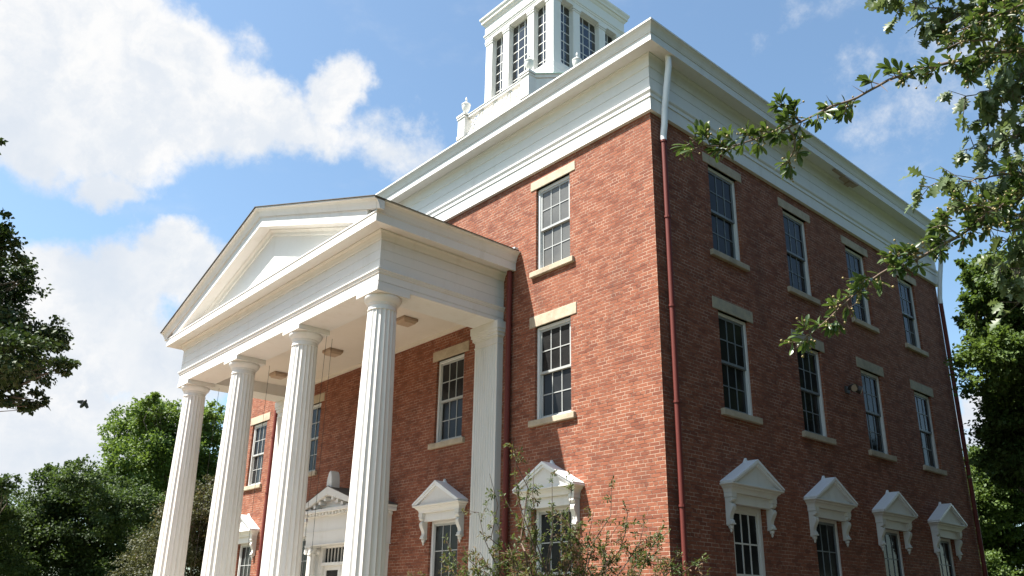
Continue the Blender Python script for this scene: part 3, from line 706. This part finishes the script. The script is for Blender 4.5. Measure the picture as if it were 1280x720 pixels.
def tree(name, label, base, trunk_r, clumps, nleaf, lsize, mat, group=None, cat='tree', fork=.35, bark=BARK, T=T_LEAF, spread=1.0):
    base = np.array([base[0], base[1], 0.]); cl = [(np.array(c, float), r) for c, r in clumps]
    root = empty(name, base); tag(root, label, cat, group)
    cen = np.mean([c for c, r in cl], axis=0); top = max(c[2] for c, r in cl)
    m = MB(); fk = base+np.array([(cen[0]-base[0])*.3, (cen[1]-base[1])*.3, max(.6, cen[2]*fork)])
    tp = np.array([cen[0], cen[1], top*.9])
    tr = np.vstack([bez(base-[0, 0, .1], fk, 0, 5, .02), bez(fk, tp, 0, 6, .03)[1:]])
    rad = np.linspace(trunk_r, trunk_r*.18, len(tr)); rad[0] *= 1.3
    m.tube(tr, rad, 10); obj('trunk', m, bark, root, lift=0, smooth=60)
    m = MB()
    for c, r in cl:
        k = rng.integers(3, len(tr)-1); s0 = tr[k]
        if s0[2] > c[2]+r: s0 = tr[3]
        p = bez(s0, c, .08, 6, .04); m.tube(p, np.linspace(max(.02, rad[k]*.5), .012, 6), 5)
        for _ in range(3):
            e = c+np.clip(rng.normal(size=3), -1, 1)*r*.4; m.tube(bez(p[3], e, .05, 4, .05), np.linspace(.02, .006, 4), 4)
    obj('limbs', m, bark, root, lift=0)
    wts = np.array([r*r for c, r in cl]); wts = wts/wts.sum()
    pts = []; dirs = []; tint = []
    for (c, r), w_ in zip(cl, wts):
        n = int(nleaf*w_)
        # each clump is a handful of sprays, so it keeps an uneven outline
        ns = max(6, min(n//45, 60)); sd = rng.normal(size=(ns, 3)); sd /= np.linalg.norm(sd, axis=1, keepdims=True); sd[:, 2] = sd[:, 2]*.8+.1
        sr = rng.uniform(.35, 1.28, ns)[:, None]*r; spc = c+sd*sr*spread
        idx = rng.integers(0, ns, n)
        q = rng.normal(size=(n, 3))*(r*.15)*np.array([1.15, 1.15, .7])
        pts.append(spc[idx]+q); dd = sd[idx]*.7+rng.normal(size=(n, 3))*.6; dd[:, 2] -= .25; dirs.append(dd)
        tint.append(rng.uniform(.25, .75)+rng.normal(size=ns)[idx]*.12+rng.normal(size=n)*.14)
    leaf_mesh('crown', np.vstack(pts), np.vstack(dirs), lsize, T, mat, root, np.concatenate(tint))
    return root
def crown(c, rx, ry, rz, n, cr, seed_lo=.45):
    out = []
    for k in range(n):
        d = rng.normal(size=3); d /= np.linalg.norm(d); f_ = rng.uniform(seed_lo, 1.0)
        out.append((np.array(c)+d*np.array([rx, ry, rz])*f_, cr*rng.uniform(.7, 1.25)))
    return out
def pxc(lst, d, jit=.6):
    """clumps given where they stand: direction, depth and radius"""
    return [(at(u, v, d+rng.normal()*jit), r*d/F_PX) for u, v, r in lst]
# big maple left of the path, its crown reaching into the picture
cl = pxc([(-150, 330, 90), (-60, 330, 60), (-90, 430, 80), (-30, 420, 50), (5, 310, 26), (-5, 285, 20), (0, 365, 40), (30, 350, 10), (45, 420, 34), (10, 440, 40), (70, 428, 18), (78, 458, 17), (40, 465, 28), (5, 488, 24), (42, 500, 15), (32, 510, 9), (-40, 480, 40), (-140, 250, 80), (-220, 380, 110), (-300, 300, 110), (-360, 420, 110), (-260, 490, 80), (-180, 500, 60), (-290, 180, 100), (-430, 330, 110), (-400, 210, 90)], 15, .9)
cl += pxc([(-5, 177, 6), (-25, 190, 16), (-60, 210, 30)], 15, .1)
b = at(-330, 700, 16)
tree('maple_tree', 'large dark green maple reaching in from the left edge of the picture', b, .32, cl, 170000, .09, L_MAPLE, fork=.5, spread=.9)
cl = pxc([(190, 520, 22), (165, 545, 28), (215, 535, 28), (200, 575, 40), (255, 525, 20), (265, 545, 22), (240, 570, 30), (160, 590, 25), (180, 620, 40), (240, 620, 45), (280, 600, 40), (300, 640, 50), (200, 660, 40), (262, 515, 12), (148, 560, 16), (190, 502, 10)], 47, 2)
tree('maple_tree', 'bright green leafy tree rising behind the leftmost column', at(220, 700, 48), .35, cl, 80000, .18, L_BRIGHT, 'trees beyond the portico')
cl = pxc([(95, 600, 22), (120, 612, 20), (70, 620, 30), (100, 640, 45), (150, 640, 35), (45, 660, 45), (120, 690, 50), (160, 610, 14), (60, 590, 10), (96, 582, 9), (180, 690, 50), (20, 700, 40), (80, 720, 40), (140, 735, 40), (190, 640, 25)], 37, 1.5)
tree('shade_tree', 'dark green tree filling the lower left corner in front of the brighter tree', at(100, 740, 37), .28, cl, 85000, .14, L_DARK, 'trees beyond the portico')
cl = pxc([(5, 610, 14), (-10, 625, 20), (10, 650, 22), (-15, 680, 40), (-40, 640, 40), (8, 700, 26), (-30, 720, 40)], 33, 1.2)
tree('shade_tree', 'small dark tree crown at the lower left edge, left of the larger dark tree', at(-60, 740, 33), .2, cl, 30000, .12, L_DARK, 'trees beyond the portico')
cl = pxc([(255, 625, 22), (275, 612, 16), (230, 640, 25), (290, 640, 35), (260, 670, 40), (215, 680, 36), (300, 690, 50), (240, 715, 45), (180, 715, 30), (340, 680, 50), (265, 602, 9), (310, 630, 25), (190, 690, 24), (290, 730, 40)], 31, 1.2)
tree('crabapple_tree', 'bronze tinged bushy tree seen between the two leftmost columns', at(260, 760, 31), .18, cl, 80000, .09, L_BROWN, 'trees beyond the portico')
# right-hand side
cl = pxc([(1240, 350, 28), (1270, 345, 30), (1225, 375, 18), (1262, 395, 34), (1215, 345, 10), (1232, 420, 20), (1250, 450, 34), (1285, 430, 40), (1212, 400, 14), (1268, 500, 40), (1262, 485, 16), (1290, 560, 50), (1262, 545, 24), (1320, 400, 60), (1320, 500, 60), (1268, 520, 12), (1270, 590, 26), (1205, 330, 7), (1275, 325, 12)], 20, .9)
tree('oak_tree', 'dark oak with sunlit top standing right of the building', at(1330, 700, 20), .30, cl, 90000, .11, L_MID, 'trees right of the building', fork=.5)
cl = pxc([(1235, 585, 26), (1250, 620, 40), (1225, 640, 26), (1270, 660, 40), (1240, 690, 34), (1285, 600, 40), (1222, 600, 18), (1215, 680, 20), (1280, 710, 40), (1230, 725, 30), (1214, 580, 10), (1200, 640, 30), (1190, 700, 40)], 33, 1.5)
tree('maple_tree', 'bright green tree low behind the right end of the brick wall', at(1260, 750, 34), .25, cl, 75000, .14, L_MID, 'trees right of the building')

# unseen trees, added to block sky light from the side wall and fill glass reflections
def unseen_lawn_tree(x, y, h, r, label, seed, mat, n=60000, ls=.30):
    cl = crown((x, y, h*.52), r, r, h*.47, 40, r*.33)
    return tree('shade_tree', label, (x, y), .35, cl, n, ls, mat, 'unseen shade trees added on the lawn', fork=.4, spread=.82)
unseen_lawn_tree(14.2, 1.5, 19, 5.2, 'tall unseen shade tree added on the side lawn opposite the front corner of the brick side wall', 1, L_SHADE)
unseen_lawn_tree(12.8, 8.5, 20, 6.0, 'tallest unseen shade tree added on the side lawn opposite the middle of the brick side wall', 2, L_SHADE)
unseen_lawn_tree(12.5, 16.5, 18, 5.8, 'tall unseen shade tree added on the side lawn opposite the rear end of the brick side wall', 9, L_SHADE)
unseen_lawn_tree(18.0, -8.0, 16, 5.0, 'middle sized unseen shade tree added on the side lawn level with the portico front', 7, L_SHADE)
unseen_lawn_tree(14.5, 22.5, 16, 5.6, 'unseen shade tree added on the side lawn behind the back corner of the building', 8, L_SHADE)
unseen_lawn_tree(27.0, -7.0, 19, 7.5, 'broad unseen shade tree added on the lawn right of the front walk', 3, L_MAPLE, 14000, .5)
unseen_lawn_tree(10.0, -46, 17, 8.0, 'broad tree across the lawn facing the corner of the building', 4, L_MAPLE, 14000, .5)
unseen_lawn_tree(-14.0, -52, 16, 8.0, 'broad tree across the lawn facing the portico', 5, L_DARK, 14000, .5)
unseen_lawn_tree(-36.0, -40, 16, 8.0, 'broad tree across the lawn left of the portico', 6, L_DARK, 14000, .5)

# near oak boughs in the upper right corner
def bough(paths, d, lsize, T, mat, root, twig_r, step, per, droop, bark, jit=.04, tintc=.5, leafname='leaves', spread=.5):
    m = MB(); pts = []; dirs = []
    for pth in paths:
        P3 = np.array([at(u, v, d+dd) for u, v, dd in pth]); seg = np.linalg.norm(np.diff(P3, axis=0), axis=1); cum = np.concatenate([[0], np.cumsum(seg)]); tot = cum[-1]
        n = max(4, int(tot/.06)); ss = np.linspace(0, tot, n); Q = np.stack([np.interp(ss, cum, P3[:, k]) for k in range(3)], 1)
        Q[1:-1] += rng.normal(size=(n-2, 3))*jit*.15
        m.tube(Q, np.linspace(twig_r, twig_r*.25, n), 6)
        for s in np.arange(tot*.06, tot, step):
            k = min(int(s/tot*(n-1)), n-2); b0 = Q[k]; t = Q[k+1]-Q[k]; t /= np.linalg.norm(t)
            q = int(per*rng.uniform(.4, 1.6))
            sdv = rng.normal(size=3); sdv -= t*(sdv@t); sdv /= np.linalg.norm(sdv); off = (sdv*.7+t*.4)*rng.uniform(.2, 1)*jit*3
            m.tube([b0, b0+off*.6, b0+off], [twig_r*.3, twig_r*.25, twig_r*.15], 4)
            for _ in range(q):
                pts.append(b0+off*rng.uniform(.75, 1.05)); dv = t*.6+sdv*.5+rng.normal(size=3)*spread; dv[2] -= droop; dirs.append(dv)
    obj('branch', m, bark, root, lift=0, smooth=60)
    pts = np.array(pts); leaf_mesh(leafname, pts, np.array(dirs), lsize, T, mat, root, np.clip(rng.normal(tintc, .22, len(pts)), 0, 1))
    return pts
ob = at(1560, 640, 8.5); root = empty('oak_tree', (ob[0], ob[1], 0)); tag(root, 'nearby oak with lobed leaves hanging into the upper right corner', 'tree')
tp = at(1500, -60, 8.2); m = MB(); tr = np.vstack([[ob[0], ob[1], -.1], [ob[0]-.1, ob[1]+.1, 2.5], at(1530, 250, 8.3), tp, at(1480, -260, 8.2)]); m.tube(tr, [.34, .26, .22, .18, .1], 12)
for e in ((1330, 40), (1320, 170), (1330, 290), (1330, 120), (1310, -30), (1320, 230)): m.tube(bez(at(1520, e[1]+60, 8.3), at(e[0], e[1], 7.4), .06, 7, .02), np.linspace(.09, .025, 7), 8)
obj('trunk', m, BARK, root, lift=0, smooth=60)
ok = [[(1330, 40, .4), (1270, 35, .2), (1215, 20, 0), (1160, 8, 0), (1105, -8, 0)],
      [(1200, 18, 0), (1175, 30, 0), (1152, 45, 0)],
      [(1330, -30, 0), (1260, -20, 0), (1200, -15, 0), (1140, -30, 0)],
      [(1330, 120, .3), (1280, 110, .2), (1240, 110, 0), (1200, 125, 0)],
      [(1330, 170, .3), (1285, 165, .1), (1240, 180, 0), (1200, 190, 0)],
      [(1330, 230, .3), (1270, 215, .1), (1215, 225, 0), (1175, 228, 0), (1150, 232, 0)],
      [(1330, 290, .2), (1280, 270, 0), (1230, 262, 0), (1185, 255, 0)],
      [(1330, 250, .2), (1290, 240, .1), (1250, 240, .0), (1220, 250, 0)],
      [(1330, 330, .1), (1290, 310, .1), (1250, 300, .1)], [(1330, 60, .5), (1270, 75, .3), (1225, 80, .2)],
      [(1330, 20, .5), (1290, 60, .3), (1255, 95, .2)], [(1330, 340, .3), (1280, 335, .1), (1235, 330, 0)], [(1340, 390, .3), (1290, 370, .1), (1268, 380, 0)], [(1330, 0, .5), (1270, -5, .2), (1230, 10, 0), (1205, 30, 0)], [(1330, 90, .3), (1285, 85, .1), (1255, 120, 0), (1245, 150, 0)], [(1330, 200, .5), (1290, 200, .3), (1265, 225, .2), (1255, 260, .2)], [(1340, 150, .6), (1300, 140, .4), (1270, 160, .3), (1262, 190, .3)], [(1340, 280, .4), (1300, 300, .3), (1275, 330, .3)]]
ok += [[(1500, 60+60*k, .9), (1430, 30+60*k, .5), (1370, 40+55*k, .4), (1325, 30+55*k, .4)] for k in range(6)]+[[(1480, -200+60*k, .6), (1400, -180+50*k, .2), (1330, -150+40*k, 0)] for k in range(3)]+[[(1540, -40+90*k, 1.2), (1600, -60+90*k, 1.4), (1680, -40+90*k, 1.4)] for k in range(5)]
bough(ok, 7.0, .145, T_OAK, L_OAK, root, .014, .042, 5.2, .9, BARK, .085, .5)

# hawthorn whose long thorny shoots cross the sky and the side wall
hb = at(1650, 620, 3.6); root = empty('hawthorn_tree', (hb[0], hb[1], 0)); tag(root, 'thorny hawthorn shoots with small berries reaching across the sky and cornice from the right', 'tree')
m = MB(); tr = np.vstack([[hb[0], hb[1], -.1], [hb[0], hb[1], 1.3], at(1600, 250, 3.4), at(1560, 20, 3.3)]); m.tube(tr, [.075, .055, .04, .022], 10)
for a, e in (((1595, 240), (1330, 60)), ((1600, 300), (1330, 225)), ((1570, 60), (1330, 10)), ((1600, 280), (1330, 290))): m.tube(bez(at(*a, 3.4), at(*e, 2.75), .05, 7, .02), np.linspace(.03, .010, 7), 8)
obj('trunk', m, TWIG, root, lift=0, smooth=60)
hp = [[(1330, 60, .15), (1280, 63, .1), (1230, 66, .05), (1195, 76, 0), (1150, 88, 0), (1112, 100, 0), (1090, 112, 0), (1068, 126, 0), (1040, 134, 0), (1008, 150, 0), (975, 166, 0), (945, 175, 0), (915, 186, 0), (880, 184, 0), (862, 172, 0)],
      [(985, 160, 0), (995, 175, 0), (990, 195, .02), (975, 208, .02)],
      [(1000, 152, 0), (985, 138, 0), (968, 126, 0)],
      [(1330, 225, .1), (1280, 243, .05), (1235, 268, 0), (1195, 297, 0), (1165, 312, 0), (1135, 330, 0), (1105, 338, -.02), (1085, 352, -.02), (1060, 375, -.03), (1040, 395, -.03), (1012, 418, -.03), (995, 436, -.03)],
      [(1150, 322, 0), (1130, 318, 0), (1115, 325, 0)], [(1200, 295, 0), (1180, 280, 0), (1165, 285, 0)],
      [(1330, 10, .1), (1280, 5, .05), (1230, 25, 0), (1195, 40, 0)], [(1280, 62, .05), (1240, 50, 0), (1205, 50, 0), (1180, 62, 0)], [(1235, 66, 0), (1215, 90, 0), (1205, 110, 0)],
      [(1330, 290, .1), (1290, 280, .0), (1255, 290, 0), (1225, 280, 0)], [(1245, 262, 0), (1225, 255, 0), (1200, 262, 0)], [(1290, 240, 0), (1270, 220, 0), (1250, 215, 0)]]
hp += [[(1590, 200+70*k, .85), (1520, 150+60*k, .6), (1440, 110+60*k, .4), (1335, 60+70*k, .2)] for k in range(4)]+[[(1570, -20+80*k, .9), (1630, -90+80*k, .9), (1690, -120+90*k, .9)] for k in range(4)]
dh = 2.45
fulls = [p for i, p in enumerate(hp)]
# leaves grow in rosettes on short spurs; the bare stretch between 1010 and 1110 keeps few of them
m = MB(); th = MB(); be = MB(); pts = []; dirs = []
for i, pth in enumerate(fulls):
    P3 = np.array([at(u, v, dh+dd) for u, v, dd in pth]); seg = np.linalg.norm(np.diff(P3, axis=0), axis=1); cum = np.concatenate([[0], np.cumsum(seg)]); tot = cum[-1]
    n = max(5, int(tot/.025)); ss = np.linspace(0, tot, n); Q = np.stack([np.interp(ss, cum, P3[:, k]) for k in range(3)], 1); us = np.interp(ss, cum, [q[0] for q in pth])
    Q[1:-1] += np.cumsum(rng.normal(size=(n-2, 3))*.0012, axis=0)*.6
    m.tube(Q, np.linspace(.0065 if i in (0, 3) else .0035, .0016, n), 7)
    k = 1.5
    while k < n-1:
        j = int(k); u = us[j]; b0 = Q[j]; t = Q[j+1]-Q[j]; t /= np.linalg.norm(t)
        bare = i == 0 and (1015 < u < 1045 or 1075 < u < 1130)
        sdv = rng.normal(size=3)-AF*.3; sdv -= t*(sdv@t); sdv /= np.linalg.norm(sdv)
        if rng.random() < (.25 if bare else .97):
            ln = rng.uniform(.008, .045); off = (sdv*.8+t*.5)*ln; m.tube([b0, b0+off*.5, b0+off], [.0018, .0015, .0012], 5)
            small = i == 3
            for _ in range(int(rng.integers(6, 13))):
                pts.append(b0+off*rng.uniform(.5, 1)); dv = sdv*.6+t*.55+rng.normal(size=3)*.55; dv[2] += .15; dirs.append(dv)
            if rng.random() < (.75 if i >= 3 else .5):
                cc = b0+off*1.2
                for _ in range(int(rng.integers(4, 11))):
                    q = cc+rng.normal(size=3)*.013; be.ball(q, rng.uniform(.0028, .0042), 7, 5); m.tube([b0+off, q], [.0006, .0005], 4)
        elif rng.random() < .6 or bare:
            e = b0+(sdv*.9+t*.2)*rng.uniform(.035, .06); obj('thorn', MB().tube([b0, e], [.0018, .0002], 5), TWIG, root, lift=0)
        k += rng.uniform(.4, .85)
obj('branch', m, TWIG, root, lift=0, smooth=60); o = obj('berries', be, BERRY, root, lift=0, smooth=80); o['kind'] = 'stuff'
pts = np.array(pts); leaf_mesh('leaves', pts, np.array(dirs), .040, T_OBO, L_HAW, root, np.clip(rng.normal(.5, .22, len(pts)), 0, 1), up=.9)

# small crab-apple in front of the facade, at the foot of the picture
sb = at(690, 960, 11.0); root = empty('crabapple_shrub', (sb[0], sb[1], 0)); tag(root, 'loose green and reddish shrub growing in front of the brick corner', 'shrub')
tips = [(640, 545), (646, 560), (668, 585), (690, 590), (715, 610), (612, 592), (598, 640), (560, 692), (548, 712), (575, 690), (620, 650), (640, 640), (660, 640), (690, 630), (720, 640), (742, 640), (765, 605), (785, 640), (770, 660), (805, 655), (825, 665), (850, 690), (868, 705), (838, 700), (730, 680), (700, 690), (670, 680), (640, 690), (600, 690), (760, 700), (800, 700), (620, 715), (680, 720), (740, 720), (585, 720), (655, 665), (710, 655), (565, 715), (530, 730), (880, 730), (790, 720), (700, 760), (620, 770), (760, 770), (840, 760)]
m = MB(); pts = []; dirs = []; tints = []
hub = at(690, 860, 11.0)
m.tube([[sb[0], sb[1], -.1], [sb[0], sb[1], hub[2]*.5], hub], [.09, .075, .06], 8)
for i, (u, v) in enumerate(tips):
    d = 11.0+rng.normal()*.35; e = at(u, v, d); md = (hub+e)/2; md[2] -= .15
    s0 = hub+(e-hub)*rng.uniform(.0, .25); q = bez(s0, e, -.05, 9, .025); m.tube(q, np.linspace(.02, .003, 9), 5)
    ntw = 25 if v > 650 else 13
    for _ in range(ntw):
        f_ = rng.uniform(.35, 1.0); j = min(int(f_*8), 7); b0 = q[j]+(q[j+1]-q[j])*rng.random(); t = q[j+1]-q[j]; t /= np.linalg.norm(t)
        dv = t*.6+rng.normal(size=3)*.7; ln = rng.uniform(.08, .36) if v > 600 else rng.uniform(.04, .18); en = b0+dv/np.linalg.norm(dv)*ln; m.tube([b0, (b0+en)/2+[0, 0, .01], en], [.004, .003, .002], 4)
        n = int(rng.integers(16, 34)*(ln/.25)**.5); tt = rng.uniform(.15, .75); red = rng.random() < .45
        for _ in range(n):
            pts.append(b0+(en-b0)*rng.uniform(.1, 1.05)+rng.normal(size=3)*.012); dd = dv*.5+rng.normal(size=3)*.7; dirs.append(dd); tints.append(rng.uniform(.82, .95) if red and rng.random() < .6 else min(.79, max(0, tt+rng.normal()*.15)))
obj('branch', m, TWIG, root, lift=0, smooth=60)
leaf_mesh('leaves', np.array(pts), np.array(dirs), .06, T_OBO, L_SHRUB, root, np.array(tints), up=.6)

# a fly passing close by
fp = at(104, 505, 1.6); o = empty('insect', fp); tag(o, 'small dark flying insect in front of the grey cloud', 'insect')
ax = AR*.5+AU*.8+AF*.2; ax /= np.linalg.norm(ax); sd_ = np.cross(ax, AF); sd_ /= np.linalg.norm(sd_)
m = MB(); m.tube([-ax*.009, -ax*.007, -ax*.003, ax*.001, ax*.003, ax*.006, ax*.0085, ax*.010], [.0008, .0028, .0038, .0026, .0034, .0036, .0024, .0008], 10); obj('body', m, INSECT, o, local=True, smooth=60)
for s in (1, -1):
    wv = [ax*.003, ax*.006+sd_*s*.005, ax*.0+sd_*s*.013, -ax*.004+sd_*s*.011, -ax*.002+sd_*s*.003]; m = MB(); m.loft([[p+AF*.0001 for p in wv], [p-AF*.0001 for p in wv]]); obj('wing', m, INSECT, o, local=True)
# ------------------------------------------------------------------ world: daylight sky with cumulus
SUN = np.array([-.27, -.50, 1.0]); SUN /= np.linalg.norm(SUN)
el = math.asin(SUN[2]); rot = math.atan2(SUN[0], SUN[1])
wd = bpy.data.worlds.new('World'); sc.world = wd; wd.use_nodes = True
t = NT(wd.node_tree); bg = t.n['Background']; out = t.n['World Output']
sky = t.add('ShaderNodeTexSky', sky_type='NISHITA'); sky.sun_disc = False; sky.sun_elevation = el; sky.sun_rotation = rot; sky.air_density = 1.0; sky.dust_density = 1.2; sky.ozone_density = 1.5
gen = t.add('ShaderNodeTexCoord').outputs['Generated']; nrm = t.vmath('NORMALIZE', gen)
sx = t.add('ShaderNodeSeparateXYZ'); t.l.new(nrm, sx.inputs[0])
wn = t.add('ShaderNodeTexNoise'); t.l.new(nrm, wn.inputs['Vector']); t.set(wn, 'Scale', 7.0); t.set(wn, 'Detail', 6); t.set(wn, 'Roughness', .6)
az = t.math('ARCTAN2', sx.outputs[0], sx.outputs[1]); elv = t.math('ARCSINE', sx.outputs[2])
cv = t.add('ShaderNodeCombineXYZ'); t.set(cv, 0, az); t.set(cv, 1, elv)
warp = t.vmath('MULTIPLY', t.vmath('SUBTRACT', wn.outputs['Color'], (.5, .5, .5)), (.16, .11, 0)); cvw = t.vmath('ADD', cv.outputs[0], warp)
def blobs(lst):
    acc = None
    for u, v, ru, rv, wgt in lst:
        d = vdir(u, v); d = d/np.linalg.norm(d); a0, e0 = math.atan2(d[0], d[1]), math.asin(d[2])
        sep = t.vmath('MULTIPLY', t.vmath('SUBTRACT', cvw, (a0, e0, 0)), (F_PX*math.cos(e0)/ru, F_PX/rv, 0))
        val = t.math('SUBTRACT', wgt, t.math('MULTIPLY', t.vmath('LENGTH', sep), wgt))
        acc = val if acc is None else t.math('SMOOTH_MAX', acc, val, .15)
    return acc
CL = [(60, 60, 190, 120, 1), (170, 60, 130, 75, 1), (20, 130, 150, 80, 1), (240, 130, 120, 75, 1), (130, 170, 110, 62, 1), (330, 150, 110, 52, .9), (420, 120, 45, 50, .8), (400, 175, 110, 40, .7), (500, 185, 70, 40, .5), (150, 235, 60, 30, .7),
      (90, 378, 130, 72, 1), (170, 345, 70, 55, 1), (235, 330, 80, 45, .9), (60, 440, 190, 90, 1), (60, 530, 200, 90, .9), (-150, 430, 160, 110, 1), (200, 450, 120, 80, .8), (150, 540, 120, 60, .6),
      (1218, 518, 36, 30, 1.3), (1235, 548, 50, 26, 1.1), (1150, 125, 70, 50, .14), (1200, 45, 90, 50, .16), (1095, 88, 40, 22, .14), (1040, 10, 40, 18, .1), (1290, 150, 100, 80, .2), (-500, 100, 300, 160, 1)]
big = blobs(CL)
n1 = t.noise(nrm, 11, 10, .66); n3 = t.noise(t.vmath('ADD', nrm, warp), 13, 8, .62); n2 = t.noise(nrm, 4.0, 5, .55)
dens = t.math('ADD', big, t.math('MULTIPLY', t.math('SUBTRACT', n1, .5), 1.05))
mask = t.maprange(dens, .0, .40, 0, 1, True)
# thin veil in the blue
veil = t.maprange(t.noise(t.vmath('MULTIPLY', nrm, (1, 1, 2.2)), 5, 7, .6), .52, .85, 0, .35, True); mask2 = t.math('MAXIMUM', mask, veil)
shade = t.maprange(t.math('ADD', t.math('MULTIPLY', n2, .9), t.math('MULTIPLY', elv, .45)), .42, .68, 0, 1, True)
thick = t.maprange(dens, .1, .75, .35, 1, True)
lump = t.maprange(n3, .36, .62, 0, 1, True)
ccol = t.mix(t.math('MULTIPLY', t.math('MULTIPLY_ADD', lump, .7, .3), shade), rgb(4.1, 4.5, 5.05), rgb(5.65, 5.65, 5.65))
skyc = t.mix(1.0, sky.outputs[0], rgb(1.28, 1.40, 1.34), 'MULTIPLY')
low = t.maprange(sx.outputs[2], -.02, .06, 0, 1, True)
colr = t.mix(t.math('MULTIPLY', mask2, low), skyc, ccol)
t.set(bg, 0, colr); t.set(bg, 1, .0545)
ld = bpy.data.lights.new('sun', 'SUN'); ld.energy = 5.0; ld.angle = R(.5); ld.color = (1.0, .955, .885)
lo = bpy.data.objects.new('sun', ld); C.objects.link(lo); lo.rotation_euler = Vector(SUN).to_track_quat('Z', 'Y').to_euler(); lo.location = (0, -20, 40)

sc.view_settings.view_transform = 'Standard'; sc.view_settings.look = 'None'; sc.view_settings.exposure = 1.69; sc.view_settings.gamma = 1
sc.view_settings.use_curve_mapping = False
sc.render.engine = 'CYCLES'; sc.cycles.max_bounces = 8; sc.cycles.transparent_max_bounces = 12; sc.cycles.use_denoising = True
